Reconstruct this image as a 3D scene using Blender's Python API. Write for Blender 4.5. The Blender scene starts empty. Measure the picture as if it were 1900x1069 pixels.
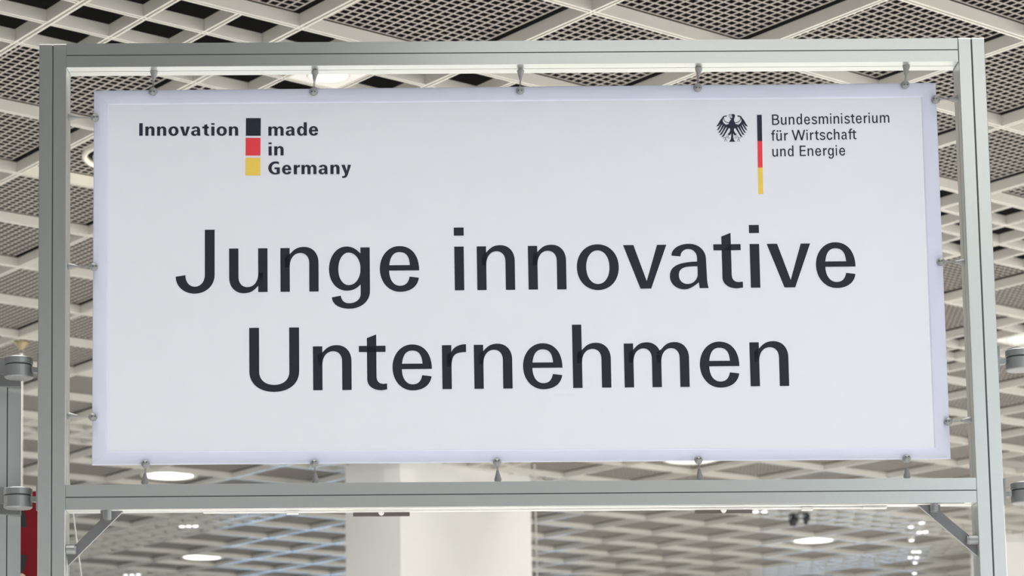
import bpy, bmesh, math, random
from mathutils import Vector, Matrix
from mathutils.geometry import tessellate_polygon

random.seed(4)
SC = bpy.context.scene
COL = SC.collection

# ------------------------------------------------------------------ camera
FPX, PITCH, ROLL, CX, CY = 4226.476, 0.11097, -0.01348, 950.0, 1082.108
EYE = 1.6                                   # camera height above the floor
cp, sp = math.cos(PITCH), math.sin(PITCH)
cr, sr = math.cos(ROLL), math.sin(ROLL)
_up0 = Vector((0, -sp, cp)); _rt0 = Vector((1, 0, 0))
RI = cr * _rt0 + sr * _up0
UI = -sr * _rt0 + cr * _up0
FW = Vector((0, cp, sp))
cam_d = bpy.data.cameras.new('camera')
cam = bpy.data.objects.new('camera', cam_d)
COL.objects.link(cam)
cam_d.sensor_fit = 'HORIZONTAL'
cam_d.sensor_width = 36.0
cam_d.lens = FPX / 1900 * 36.0
cam_d.shift_y = (CY - 534.5) / 1900.0       # shift lens: the photo looks up with near-parallel verticals
cam_d.clip_end = 300
M3 = Matrix((RI, UI, -FW)).transposed()
cam.matrix_world = Matrix.Translation((0, 0, EYE)) @ M3.to_4x4()
cam_d.dof.use_dof = True
cam_d.dof.focus_distance = 6.85
cam_d.dof.aperture_fstop = 5.8
SC.camera = cam

# ------------------------------------------------------------------ light
SC.view_settings.view_transform = 'Standard'
SC.view_settings.look = 'None'
SC.view_settings.gamma = 1.0
SC.view_settings.use_curve_mapping = False
SC.view_settings.exposure = -0.2
world = bpy.data.worlds.new('hall_daylight')
SC.world = world
world.use_nodes = True
bg = world.node_tree.nodes['Background']
bg.inputs[0].default_value = (0.90, 0.93, 1.0, 1)
bg.inputs[1].default_value = 0.37

def area(name, loc, target, sx, sy, power, col):
    d = bpy.data.lights.new(name, 'AREA')
    d.shape = 'RECTANGLE'; d.size = sx; d.size_y = sy; d.energy = power; d.color = col
    o = bpy.data.objects.new(name, d); COL.objects.link(o)
    o.location = loc
    o.rotation_euler = (Vector(target) - Vector(loc)).to_track_quat('-Z', 'Y').to_euler()
    return o
# daylight from the tall glazing behind and to the right of the camera
area('window_daylight', (7.5, -3.0, 4.2), (0.3, 6.6, 2.6), 7.0, 3.6, 170, (0.86, 0.94, 1.0))
# added overhead light, right of the middle, to brighten the top rail's reflection
lp = area('light_panel', (2.25, 3.0, 5.05), (2.25, 3.0, 0), 4.9, 3.0, 76, (1.0, 0.99, 0.96)); lp.rotation_euler = (0, 0, 0)
# added unseen side lights that brighten the ceiling bars and the column
area('side_glazing_daylight', (14, 12, 2.4), (0, 16, 4.2), 18.0, 3.6, 950, (1.0, 0.98, 0.95))
area('far_side_glazing_daylight', (-17, 24, 2.2), (2, 24, 3.4), 22.0, 3.4, 330, (0.88, 0.94, 1.0))
# added unseen overhead lights: narrow beams that bounce off the pale floor
for nm, lc, sx_, sy_, pw, cl in (('hall_downlights', (0, 15, 5.02), 22, 12, 1480, (1.0, 0.975, 0.93)), ('far_downlights_right', (6.0, 30, 5.02), 12, 18, 1350, (1.0, 0.97, 0.90)),
                                 ('far_downlights_left', (-6.5, 30, 5.02), 12, 18, 330, (0.88, 0.94, 1.0)), ('front_downlights', (0.5, 3.0, 5.0), 14, 11, 1080, (1.0, 0.975, 0.93))):
    dl = area(nm, lc, (lc[0], lc[1], 0), sx_, sy_, pw, cl)
    dl.rotation_euler = (0, 0, 0); dl.data.spread = math.radians(70)

# ------------------------------------------------------------------ materials
def mat(name, col, rough=0.5, metal=0.0, noise=0.0, nscale=60.0, spec=0.5, emit=None, estr=0.0, coat=0.0, bump=0.0):
    m = bpy.data.materials.new(name); m.use_nodes = True
    nt = m.node_tree; b = nt.nodes['Principled BSDF']
    b.inputs['Base Color'].default_value = (*col, 1)
    b.inputs['Roughness'].default_value = rough
    b.inputs['Metallic'].default_value = metal
    b.inputs['Specular IOR Level'].default_value = spec
    if coat: b.inputs['Coat Weight'].default_value = coat; b.inputs['Coat Roughness'].default_value = 0.12
    if emit:
        b.inputs['Emission Color'].default_value = (*emit, 1); b.inputs['Emission Strength'].default_value = estr
    if noise or bump:
        tc = nt.nodes.new('ShaderNodeTexCoord'); n = nt.nodes.new('ShaderNodeTexNoise')
        n.inputs['Scale'].default_value = nscale; n.inputs['Detail'].default_value = 4
        nt.links.new(tc.outputs['Object'], n.inputs['Vector'])
        if noise:
            mr = nt.nodes.new('ShaderNodeMapRange')
            mr.inputs['To Min'].default_value = 1 - noise; mr.inputs['To Max'].default_value = 1 + noise
            nt.links.new(n.outputs['Fac'], mr.inputs['Value'])
            mx = nt.nodes.new('ShaderNodeMix'); mx.data_type = 'RGBA'; mx.blend_type = 'MULTIPLY'
            mx.inputs['Factor'].default_value = 1.0
            mx.inputs['A'].default_value = (*col, 1)
            nt.links.new(mr.outputs['Result'], mx.inputs['B'])
            nt.links.new(mx.outputs['Result'], b.inputs['Base Color'])
        if bump:
            bp = nt.nodes.new('ShaderNodeBump'); bp.inputs['Strength'].default_value = bump
            bp.inputs['Distance'].default_value = 0.002
            nt.links.new(n.outputs['Fac'], bp.inputs['Height']); nt.links.new(bp.outputs['Normal'], b.inputs['Normal'])
    return m

def srgb(r, g, b):
    f = lambda c: (c / 255 / 12.92) if c / 255 <= 0.04045 else ((c / 255 + 0.055) / 1.055) ** 2.4
    return (f(r), f(g), f(b))

MT = dict(
    alu=mat('anodised_aluminium', (0.685, 0.715, 0.69), 0.32, 0.80, 0.03, 160),
    groove=mat('groove_shadow_gap', (0.05, 0.055, 0.06), 0.6),
    steel=mat('grey_cast_steel', (0.30, 0.31, 0.315), 0.42, 0.55, 0.05, 90),
    brace=mat('grey_brace_plate', (0.20, 0.205, 0.215), 0.5, 0.35, 0.05, 90),
    hook=mat('grey_hook_plastic', (0.27, 0.275, 0.28), 0.4, 0.2, 0.04, 80),
    white_strip=mat('white_cover_strip', (0.80, 0.79, 0.77), 0.4),
    dark_plate=mat('brown_dark_plate', (0.13, 0.115, 0.11), 0.5, 0.2, 0.06, 60),
    cloth=mat('white_banner_cloth', (0.765, 0.79, 0.862), 0.75, 0, 0.012, 14, 0.2),
    hem=mat('white_banner_hem', (0.64, 0.67, 0.81), 0.75, 0, 0.02, 22, 0.2),
    ink=mat('black_print_ink', srgb(34, 37, 50), 0.6, 0, 0.05, 200, 0.3),
    ink_soft=mat('dark_violet_print_ink', srgb(44, 41, 62), 0.6, 0, 0.05, 200, 0.3),
    ink_black=mat('blue_black_print_ink', srgb(30, 40, 52), 0.6, 0, 0.05, 200, 0.3),
    red=mat('red_print_ink', srgb(226, 66, 74), 0.6, 0, 0.05, 200, 0.3),
    gold=mat('gold_print_ink', srgb(236, 204, 92), 0.6, 0, 0.05, 200, 0.3),
    beam=mat('cream_ceiling_bar', (0.70, 0.68, 0.62), 0.2, 0, 0.04, 6, 0.5),
    mesh=mat('cream_egg_crate_mesh', (0.455, 0.423, 0.387), 0.75, 0, 0.05, 9, 0.12),
    void=mat('black_ceiling_void', (0.005, 0.005, 0.005), 0.9, 0, 0.3, 2, 0.1),
    floor=mat('pale_hall_floor', (0.78, 0.77, 0.75), 0.6, 0, 0.06, 3, 0.3),
    plaster=mat('white_painted_plaster', (0.80, 0.795, 0.77), 0.7, 0, 0.02, 4, 0.3),
    wall=mat('grey_hall_wall', (0.45, 0.45, 0.45), 0.8, 0, 0.03, 2),
    lamp_ring=mat('cream_lamp_trim', (0.70, 0.67, 0.60), 0.3, 0.1, 0.03, 30),
    lamp_in=mat('dark_lamp_reflector', (0.10, 0.11, 0.12), 0.25, 0.6, 0.03, 30),
    lamp_on=mat('lit_lamp_diffuser', (0.9, 0.9, 0.85), 0.4, emit=(1.0, 0.97, 0.88), estr=5.0),
    spot_on=mat('lit_cool_spot', (0.9, 0.9, 0.9), 0.4, emit=(0.86, 0.94, 1.0), estr=7.0),
    lamp_glass=mat('blue_grey_lamp_glass', (0.34, 0.37, 0.42), 0.15, 0.0, 0.03, 30, 0.6),
    black=mat('black_lamp_body', (0.03, 0.032, 0.034), 0.45, 0.2, 0.05, 40),
    redcloth=mat('deep_red_banner_cloth', srgb(118, 20, 28), 0.7, 0, 0.05, 20, 0.2),
    skin=mat('pale_beige_print', srgb(225, 195, 175), 0.7, 0, 0.05, 20, 0.2),
    cable=mat('pale_steel_cable', (0.62, 0.60, 0.56), 0.5, 0.2, 0.05, 50),
    brass=mat('dull_brass_fitting', (0.40, 0.33, 0.20), 0.45, 0.5, 0.08, 50),
    sky_glass=mat('sky_lit_window_glass', (0.3, 0.5, 0.7), 0.2, emit=(0.30, 0.60, 1.0), estr=10.0),
)

# ------------------------------------------------------------------ helpers
def tag(o, label=None, cat=None, group=None, kind=None):
    if label: o['label'] = label
    if cat: o['category'] = cat
    if group: o['group'] = group
    if kind: o['kind'] = kind
    return o

def link(name, me, m=None, parent=None, smooth=False):
    o = bpy.data.objects.new(name, me); COL.objects.link(o)
    if m and not me.materials: me.materials.append(MT[m])
    if smooth:
        for p in me.polygons: p.use_smooth = True
    if parent:
        o.parent = parent
        o.matrix_parent_inverse = parent.matrix_basis.inverted()
    return o

def empty(name, loc):
    o = bpy.data.objects.new(name, None); COL.objects.link(o)
    o.location = loc; o.empty_display_size = 0.1
    return o

def mesh_of(name, verts, faces):
    me = bpy.data.meshes.new(name); me.from_pydata([tuple(v) for v in verts], [], faces)
    bm = bmesh.new(); bm.from_mesh(me)
    bmesh.ops.recalc_face_normals(bm, faces=bm.faces); bm.to_mesh(me); bm.free()
    me.update(); return me

def flat_mesh(name, verts, faces):
    me = bpy.data.meshes.new(name); me.from_pydata([tuple(v) for v in verts], [], faces); me.update(); return me

def box8(c):      # 8 corner points: 0-3 one end ring, 4-7 other end ring
    return list(c), [(0, 1, 2, 3), (7, 6, 5, 4), (0, 4, 5, 1), (1, 5, 6, 2), (2, 6, 7, 3), (3, 7, 4, 0)]

def join(parts):
    V, F = [], []
    for v, f in parts:
        o = len(V); V += list(v); F += [tuple(i + o for i in q) for q in f]
    return V, F

def abox(x0, x1, y0, y1, z0, z1):
    return box8([Vector(p) for p in ((x0, y0, z0), (x1, y0, z0), (x1, y1, z0), (x0, y1, z0),
                                     (x0, y0, z1), (x1, y0, z1), (x1, y1, z1), (x0, y1, z1))])

def extrude(section, A, B, X, Y):
    """section (x,y) polygon swept from A to B, x along X, y along Y"""
    n = len(section)
    V = [A + X * x + Y * y for x, y in section] + [B + X * x + Y * y for x, y in section]
    F = [tuple(range(n))[::-1], tuple(range(n, 2 * n))]
    F += [(i, (i + 1) % n, n + (i + 1) % n, n + i) for i in range(n)]
    return V, F

def lathe(profile, A, axis, seg=24, closed_ends=True):
    """profile list of (radius, height) along axis from A"""
    ax = axis.normalized()
    t = Vector((1, 0, 0)) if abs(ax.x) < 0.9 else Vector((0, 1, 0))
    U = ax.cross(t).normalized(); W = ax.cross(U)
    V, F = [], []
    for r, h in profile:
        for k in range(seg):
            a = 2 * math.pi * k / seg
            V.append(A + ax * h + (U * math.cos(a) + W * math.sin(a)) * max(r, 1e-5))
    for i in range(len(profile) - 1):
        for k in range(seg):
            k2 = (k + 1) % seg
            F.append((i * seg + k, i * seg + k2, (i + 1) * seg + k2, (i + 1) * seg + k))
    if closed_ends:
        F.append(tuple(range(seg))[::-1]); o = (len(profile) - 1) * seg
        F.append(tuple(range(o, o + seg)))
    return V, F

def tube(A, B, r, seg=10):
    d = B - A
    return lathe([(r, 0), (r, d.length)], A, d, seg)

# ------------------------------------------------------------------ place geometry: photo pixel -> point on the frame's own plane
YAW, LEAN, FROLL, FD = 0.03189, 0.00174, 0.00264, 6.62024
_u = Vector((math.cos(YAW), math.sin(YAW), 0)); _n = Vector((-math.sin(YAW), math.cos(YAW), 0))
_w = math.cos(LEAN) * Vector((0, 0, 1)) + math.sin(LEAN) * _n
FU = math.cos(FROLL) * _u + math.sin(FROLL) * _w          # along the frame
FV = -math.sin(FROLL) * _u + math.cos(FROLL) * _w         # up the frame
FN = FV.cross(FU).normalized()                            # away from the viewer
if FN.y < 0: FN = -FN
EYEV = Vector((0, 0, EYE)); FO = Vector((0, FD, EYE))
def ray(x, y):
    return RI * ((x - CX) / FPX) - UI * ((y - CY) / FPX) + FW
def fp(x, y, off=0.0):
    """point on the plane `off` metres behind the frame's front face"""
    r = ray(x, y); o = FO + FN * off
    return EYEV + r * (((o - EYEV).dot(FN)) / r.dot(FN))
def at_depth(x, y, Y):
    r = ray(x, y); return EYEV + r * (Y / r.y)
def at_height(x, y, z):
    r = ray(x, y); return EYEV + r * ((z - EYE) / r.z)
def to_floor(P, Q):
    d = Q - P; return P + d * (-P.z / d.z)

# ================================================================== SETTING
CEIL_M = 0.9                                    # side of one square ceiling bay
GT, GOX, GOY = 0.67413, 20.86947, 21.92419
CEIL_Z = EYE + CEIL_M / 0.25668
fl = link('floor', mesh_of('floor', *abox(-30, 30, -14, 62, -0.1, 0)), 'floor'); tag(fl, kind='structure')

wb = link('wall_back', mesh_of('wall_back', *abox(-30, 30, 60, 60.3, 0, 6.2)), 'wall'); tag(wb, kind='structure')
for i, (x0, x1, z0, z1) in enumerate(((-7.6, -3.9, 0.3, 2.6), (0.7, 1.7, 0.5, 1.7), (6.6, 11.0, 1.2, 2.6))):  # added unseen panes whose glow puts blue glints on the far bars
    w = link('window_%d' % (i + 1), mesh_of('window', *abox(x0, x1, 59.9, 59.98, z0, z1)), 'sky_glass'); tag(w, kind='structure')

# ceiling: dark void slab with the bar grid, mesh panels and slats hanging below it
ceiling = link('ceiling', mesh_of('ceiling', *abox(-30, 30, -8, 60, CEIL_Z + 0.95, CEIL_Z + 1.05)), 'void')
tag(ceiling, kind='structure')
ca, sa = math.cos(GT), math.sin(GT)
def gw(a, b, z=0.0):
    X = (a + GOX) * CEIL_M; Y = (b + GOY) * CEIL_M
    return Vector((ca * X - sa * Y, sa * X + ca * Y, CEIL_Z + z))
EA = Vector((ca, sa, 0)); EB = Vector((-sa, ca, 0)); EZ = Vector((0, 0, 1))
def px_of(P):
    d = P - EYEV; z = d.dot(FW); return (CX + FPX * d.dot(RI) / z, CY - FPX * d.dot(UI) / z)
def in_view(a, b, mx=150):
    q = [px_of(gw(a + i, b + j)) for i in (0, 1) for j in (0, 1)]
    return (max(p[0] for p in q) > -mx and min(p[0] for p in q) < 1900 + mx and
            max(p[1] for p in q) > -120 and min(p[1] for p in q) < 1130)
bays = [(a, b) for a in range(-20, 12) for b in range(-20, 14) if in_view(a, b)]
is_open = lambda a, b: b in (-13, -3, 7) or a in (-17, -7, 3)
BW, BH = 0.034, 0.056                            # bar width, bar depth
def bar_section(w, h, g=0.012, gd=0.030):
    return [(-w/2, 0), (-g/2, 0), (-g/2, gd), (g/2, gd), (g/2, 0), (w/2, 0), (w/2, h), (-w/2, h)]
for a in range(min(p[0] for p in bays), max(p[0] for p in bays) + 2):
    bs = [b for (x, b) in bays if x in (a, a - 1)]
    if bs:
        link('beam', mesh_of('beam', *extrude(bar_section(BW, BH), gw(a, min(bs)), gw(a, max(bs) + 1), EA, EZ)), 'beam', ceiling)
for b in range(min(p[1] for p in bays), max(p[1] for p in bays) + 2):
    as_ = [a for (a, y) in bays if y in (b, b - 1)]
    if as_:
        link('beam', mesh_of('beam', *extrude(bar_section(BW, BH - 0.001), gw(min(as_), b, 0.0006), gw(max(as_) + 1, b, 0.0006), EB, EZ)), 'beam', ceiling)
# one egg-crate mesh panel (local x along a, y along b), shared by all bays
def panel_parts(hole=0.0):
    out = []
    x0, x1, y0, y1 = 0.020, CEIL_M - 0.052, 0.022, CEIL_M - 0.026
    n = 18; t, z0, z1 = 0.0088, BH + 0.004, BH + 0.0057
    c = CEIL_M / 2
    def blade(p, q):
        d = (q - p); s = Vector((-d.y, d.x, 0)).normalized() * t / 2
        out.append(box8([p - s + EZ*z0, p + s + EZ*z0, q + s + EZ*z0, q - s + EZ*z0,
                         p - s + EZ*z1, p + s + EZ*z1, q + s + EZ*z1, q - s + EZ*z1]))
    for k in range(n + 1):
        x = x0 + (x1 - x0) * k / n; y = y0 + (y1 - y0) * k / n
        for fixed, lo, hi, vert in ((x, y0, y1, True), (y, x0, x1, False)):
            P = (lambda s: Vector((fixed, s, 0))) if vert else (lambda s: Vector((s, fixed, 0)))
            if hole and abs(fixed - c) < hole:
                hh = math.sqrt(hole * hole - (fixed - c) ** 2)
                blade(P(lo), P(c - hh)); blade(P(c + hh), P(hi))
            else:
                blade(P(lo), P(hi))
    return join(out)
panel_me = flat_mesh('mesh_panel', *panel_parts()); panel_me.materials.append(MT['mesh'])
RING_R = 0.275
panel_hole_me = flat_mesh('mesh_panel_round_opening', *panel_parts(RING_R)); panel_hole_me.materials.append(MT['mesh'])
LAMPS = {(-15, -11): ('big', False), (-9, -1): ('big', True), (-5, 5): ('big', True), (-5, -5): ('big', True), (1, -1): ('big', True),
         (-15, -13): ('small', True), (-7, -11): ('small', True)}
ROTZ = Matrix.Rotation(GT, 4, 'Z')
closed = [p for p in bays if not is_open(*p)]
def nearness(p):
    q = px_of(gw(p[0] + .5, p[1] + .5))
    inside = -60 < q[0] < 1960 and -60 < q[1] < 1080
    behind = 200 < q[0] < 1710 and 210 < q[1] < 820     # hidden behind the banner
    return (0 if inside and not behind else 1, q[1])
closed.sort(key=nearness)
for p in closed[:300]:
    o = link('mesh_panel', panel_hole_me if p in LAMPS else panel_me, None, ceiling)
    o.matrix_basis = Matrix.Translation(gw(*p)) @ ROTZ
rest = closed[300:]
if rest:
    V, F = [], []
    pv, pf = panel_parts()
    for p in rest:
        mtx = Matrix.Translation(gw(*p)) @ ROTZ
        o = len(V); V += [mtx @ v for v in pv]; F += [tuple(i + o for i in f) for f in pf]
    tag(link('mesh_panel_field', flat_mesh('mesh_panel_field', V, F), 'mesh', ceiling), kind='stuff')
# open bays: four slats that split the bay into nine deep cells
third = CEIL_M / 3
def slat_me(l): 
    return mesh_of('slat', *extrude(bar_section(BW * .9, BH - 0.002), Vector((BW/2, 0, 0)), Vector((l - BW/2, 0, 0)), Vector((0, 1, 0)), EZ))
slat_mesh = slat_me(CEIL_M); slat_mesh.materials.append(MT['beam'])
opens = [p for p in bays if is_open(*p)]
opens.sort(key=nearness)
if opens[75:]:
    V, F = [], []
    sv, sf = extrude(bar_section(BW * .9, BH - 0.002), Vector((BW/2, 0, 0)), Vector((CEIL_M - BW/2, 0, 0)), Vector((0, 1, 0)), EZ)
    for p in opens[75:]:
        for k in (1, 2):
            for mtx in (Matrix.Translation(gw(p[0], p[1] + k / 3, 0.0010)) @ ROTZ, Matrix.Translation(gw(p[0] + k / 3, p[1], 0.0014)) @ Matrix.Rotation(GT + math.pi/2, 4, 'Z')):
                o = len(V); V += [mtx @ v for v in sv]; F += [tuple(i + o for i in f) for f in sf]
    tag(link('slat_field', mesh_of('slat_field', V, F), 'beam', ceiling), kind='stuff')
for p in opens[:75]:
    for k in (1, 2):
        o = link('slat', slat_mesh, None, ceiling)
        o.matrix_basis = Matrix.Translation(gw(p[0], p[1] + k / 3, 0.0010)) @ ROTZ
        o = link('slat', slat_mesh, None, ceiling)
        o.matrix_basis = Matrix.Translation(gw(p[0] + k / 3, p[1], 0.0014)) @ Matrix.Rotation(GT + math.pi/2, 4, 'Z')

# columns
def column(name, near, left, right, label, zt):
    d1 = (right - near); d2 = (left - near)
    d1.z = d2.z = 0
    far = near + d1 + d2
    ring = [Vector((p.x, p.y, 0)) for p in (near, near + d1, far, near + d2)]
    t = empty(name, sum(ring, Vector()) / 4)
    V, F = box8(ring + [Vector((p.x, p.y, zt)) for p in ring])
    o = link('shaft', mesh_of('shaft', V, F), 'plaster', t)
    bv = o.modifiers.new('bevel', 'BEVEL'); bv.width = 0.012; bv.segments = 2
    c = sum(ring, Vector()) / 4
    out = [c + (p - c) * 1.012 for p in ring]
    link('skirting', mesh_of('skirting', *box8(out + [p + EZ * 0.10 for p in out])), 'wall', t)
    tag(t, label, 'column'); return t
near = Vector((-1.024, 20.865, 0))
e1 = Vector((1.225, 1.287, 0)); e2 = Vector((-0.55, 0.52, 0))
column('column', near, near + e2, near + e1, 'white plastered square column behind the sign, seen under its lower rail', CEIL_Z + 0.9)
near2 = Vector((5.78, 26.9, 0))
column('column', near2, near2 + Vector((-0.02, 1.5, 0)), near2 + Vector((2.2, 0.9, 0)), 'pale column at the right edge beyond the right frame post', CEIL_Z + 0.9)

# ================================================================== SIGN FRAME
frame = empty('sign_frame', to_floor(fp(96, 82, .04), fp(94, 1069, .04)))
tag(frame, 'tall silver aluminium frame of two posts and two rails holding the white sign', 'frame')
PW = 0.080; PD = 0.080
def grooved(w, d, g=0.0032, gd=0.007):
    """closed section with a slot in the middle of each side; x across, y from front (0) to back (d)"""
    h = w / 2; c = d / 2; q = g / 2
    return [(-h, 0), (-q, 0), (-q, gd), (q, gd), (q, 0), (h, 0),
            (h, c - q), (h - gd, c - q), (h - gd, c + q), (h, c + q), (h, d),
            (q, d), (q, d - gd), (-q, d - gd), (-q, d), (-h, d),
            (-h, c + q), (-h + gd, c + q), (-h + gd, c - q), (-h, c - q)]
def slot_lines(name, A, B, X, w, d, parent):
    """dark rubber inlay at the bottom of the front slot"""
    s = [(-0.0016, 0.0006), (0.0016, 0.0006), (0.0016, 0.0069), (-0.0016, 0.0069)]
    link(name, mesh_of(name, *extrude(s, A, B, X, FN)), 'groove', parent)
posts = []
for (tl, bl) in (((98.1, 82.0), (94.75, 1069)), ((1801.9, 70.2), (1844.1, 1069))):
    A = fp(*tl); Bq = fp(*bl); B = to_floor(A, Bq)
    ax = (A - B).normalized(); X = (FU - ax * FU.dot(ax)).normalized()
    p = link('post', mesh_of('post', *extrude(grooved(PW, PD), B, A, X, FN)), 'alu', frame)
    slot_lines('slot_inlay', B, A - ax * 0.004, X, PW, PD, p)
    bv = p.modifiers.new('bevel', 'BEVEL'); bv.width = 0.0012; bv.segments = 1; bv.limit_method = 'ANGLE'
    link('foot_plate', mesh_of('foot_plate', *extrude([(-.045, -.05), (.045, -.05), (.045, .13), (-.045, .13)], B, B + EZ * .008, X, FN)), 'steel', p)
for (l0, l1, r0, r1) in (((123.6, 80.9), (123.6, 125.1), (1776.8, 70.7), (1777.6, 113.7)),
                         ((121.8, 900.6), (121.3, 945.5), (1811.3, 886.2), (1812.2, 932.9))):
    A = (fp(*l0) + fp(*l1)) / 2; B = (fp(*r0) + fp(*r1)) / 2
    hgt = ((fp(*l0) - fp(*l1)).length + (fp(*r0) - fp(*r1)).length) / 2
    ax = (B - A).normalized(); X = (FV - ax * FV.dot(ax)).normalized()
    r = link('rail', mesh_of('rail', *extrude(grooved(hgt, PD), A, B, X, FN)), 'alu', frame)
    slot_lines('slot_inlay', A, B, X, hgt, PD, r)

def prism_px(pts, off, thick):
    """outline given on the plane at `off`, made `thick` deep"""
    P = [fp(x, y, off) for x, y in pts]; n = len(P)
    V = P + [p + FN * thick for p in P]
    F = [tuple(range(n)), tuple(range(n, 2 * n))[::-1]] + [(i, n + i, n + (i + 1) % n, (i + 1) % n) for i in range(n)]
    return V, F
def z1(x, y): return (x / 3.958, 799 + y / 3.958)
def z2(x, y): return (1420 + x / 3.958, 799 + y / 3.958)
def brace(pts, b1, b2, edge):
    o = link('corner_brace', mesh_of('corner_brace', *prism_px(pts, .025, .013)), 'brace', frame)
    for (x0, y0, x1, y1, vert) in (b1, b2):
        if vert:
            A = fp((x0 + x1) / 2, y0, .016); B = fp((x0 + x1) / 2, y1, .016)
        else:
            A = fp(x0, (y0 + y1) / 2, .016); B = fp(x1, (y0 + y1) / 2, .016)
        r = 0.5 * ((x1 - x0) if vert else (y1 - y0)) / FPX * 6.85
        L = (B - A).length
        link('bolt', mesh_of('bolt', *lathe([(r, 0), (r, L * .86), (r * .82, L * .9), (r * .82, L)], A, B - A, 20)), 'steel', o)
    A = fp(*edge[0], .024); B = fp(*edge[1], .024)
    ax = (B - A).normalized(); nrm = ax.cross(FN).normalized()
    link('edge_trim', mesh_of('edge_trim', *extrude([(-.0006, 0), (.0006, 0), (.0006, .013), (-.0006, .013)], A, B, nrm, FN)), 'hook', o)  # lighter strip paints the light caught on the brace's underside edge
brace([z1(738, 578), z1(895, 582), z1(900, 592), z1(497, 990), z1(485, 838), z1(556, 838), z1(640, 752), z1(738, 655)],
      (*z1(757, 582), *z1(820, 658), True), (*z1(488, 842), *z1(560, 910), False), (z1(900, 593), z1(498, 991)))
brace([z2(1123, 545), z2(1135, 536), z2(1283, 532), z2(1287, 592), z2(1370, 665), z2(1495, 768), z2(1560, 765), z2(1556, 918)],
      (*z2(1210, 534), *z2(1268, 604), True), (*z2(1558, 768), *z2(1480, 838), False), (z2(1122, 546), z2(1555, 917)))
# strip, clips and plates under the lower rail
def under(name, x0, x1, yl, yr, off0, off1, th, m, gap=0.0):
    A = fp(x0, yl, off0); B = fp(x1, yr, off0)
    ax = (B - A).normalized(); X = (FV - ax * FV.dot(ax)).normalized()
    s = [(-gap - th, 0), (-gap, 0), (-gap, off1 - off0), (-gap - th, off1 - off0)]
    return link(name, mesh_of(name, *extrude(s, A, B, X, FN)), m, frame)
yb = lambda x: 945.5 + (932.9 - 945.5) * (x - 121.3) / (1811.6 - 121.3)
def uy(x, off): return px_of(fp(x, yb(x)) + FN * off)[1]
under('cover_strip', 377, 1646, uy(377, .062), uy(1646, .062), .062, .080, .004, 'white_strip')
under('cover_strip', 200, 1790, uy(200, .012), uy(1790, .012), .012, .030, .002, 'white_strip')
for (x0, x1, th) in ((655, 760, .0125), (1289.5, 1395.5, .0115)):
    under('mounting_plate', x0, x1, uy(x0, .080), uy(x1, .080), .080, .086, th, 'dark_plate', .003)
    xm = (x0 + x1) / 2
    A = fp(xm, uy(xm, .078), .078) - FV * .005
    link('screw_head', mesh_of('screw_head', *lathe([(.009, 0), (.009, .003), (.006, .006)], A, -FN, 16)), 'white_strip', frame, True)
for (x0, x1) in ((532, 553), (1489, 1509), (1602, 1646)):
    under('clip', x0, x1, uy(x0, .05), uy(x1, .05), .050, .070, .009 if x0 < 1600 else .006, 'white_strip', .001)

# ================================================================== BANNER
BOFF = 0.040
banner = empty('banner', fp(967, 863, BOFF))
tag(banner, 'white fabric sign banner printed with Junge innovative Unternehmen, stretched inside the frame', 'banner')
OUT = [(174.5, 168.5), (1736, 154), (1764, 852), (170.5, 863.5)]
INN = [(201.5, 195), (1709, 181), (1733.5, 831), (199, 838)]
sheet = [fp(x, y, BOFF) for x, y in OUT]
V = sheet + [p + FN * 0.002 for p in sheet]
link('sheet', mesh_of('sheet', *box8(V)), 'cloth', banner)
# hems, each a softly rounded folded strip with mitred corners
def hem(i):
    j = (i + 1) % 4
    N = 64; prof = [(0.0, 0.0), (0.02, -.0035), (0.10, -.0052), (0.5, -.0045), (0.88, -.0030), (0.985, -.0016), (1.0, 0.0)]
    V, F = [], []
    ro = random.Random(i)
    ph = [ro.uniform(0, 6.28) for _ in range(3)]
    for k in range(N + 1):
        t = k / N
        o = fp(OUT[i][0] + (OUT[j][0] - OUT[i][0]) * t, OUT[i][1] + (OUT[j][1] - OUT[i][1]) * t, BOFF)
        q = fp(INN[i][0] + (INN[j][0] - INN[i][0]) * t, INN[i][1] + (INN[j][1] - INN[i][1]) * t, BOFF)
        wv = 1 + 0.25 * math.sin(11 * t + ph[0]) * math.sin(23 * t + ph[1])
        for s, d in prof:
            V.append(o + (q - o) * s + FN * (d * wv))
    m = len(prof)
    for k in range(N):
        for s in range(m - 1):
            F.append((k * m + s, (k + 1) * m + s, (k + 1) * m + s + 1, k * m + s + 1))
    link('hem', mesh_of('hem', V, F), 'hem', banner, True)
for i in range(4): hem(i)

# ---------------------------------------------------------------- lettering (own outlines, unit = x-height)
class Path:
    def __init__(s, x, y): s.p = [(x, y)]
    def L(s, *xy):
        for i in range(0, len(xy), 2): s.p.append((xy[i], xy[i + 1]))
        return s
    def C(s, x1, y1, x2, y2, x3, y3, n=12):
        x0, y0 = s.p[-1]
        for k in range(1, n + 1):
            t = k / n; u = 1 - t
            s.p.append((u**3*x0 + 3*u*u*t*x1 + 3*u*t*t*x2 + t**3*x3, u**3*y0 + 3*u*u*t*y1 + 3*u*t*t*y2 + t**3*y3))
        return s
    def V(s, x, y, k=.57):     # leaves vertically, arrives horizontally
        x0, y0 = s.p[-1]; return s.C(x0, y0 + (y - y0) * k, x + (x0 - x) * k, y, x, y)
    def H(s, x, y, k=.57):     # leaves horizontally, arrives vertically
        x0, y0 = s.p[-1]; return s.C(x0 + (x - x0) * k, y0, x, y + (y0 - y) * k, x, y)
def ring(x0, x1, y0, y1, k=.58):
    xm, ym = (x0 + x1) / 2, (y0 + y1) / 2
    return Path(x1, ym).V(xm, y1, k).H(x0, ym, k).V(xm, y0, k).H(x1, ym, k).p[:-1]
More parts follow.
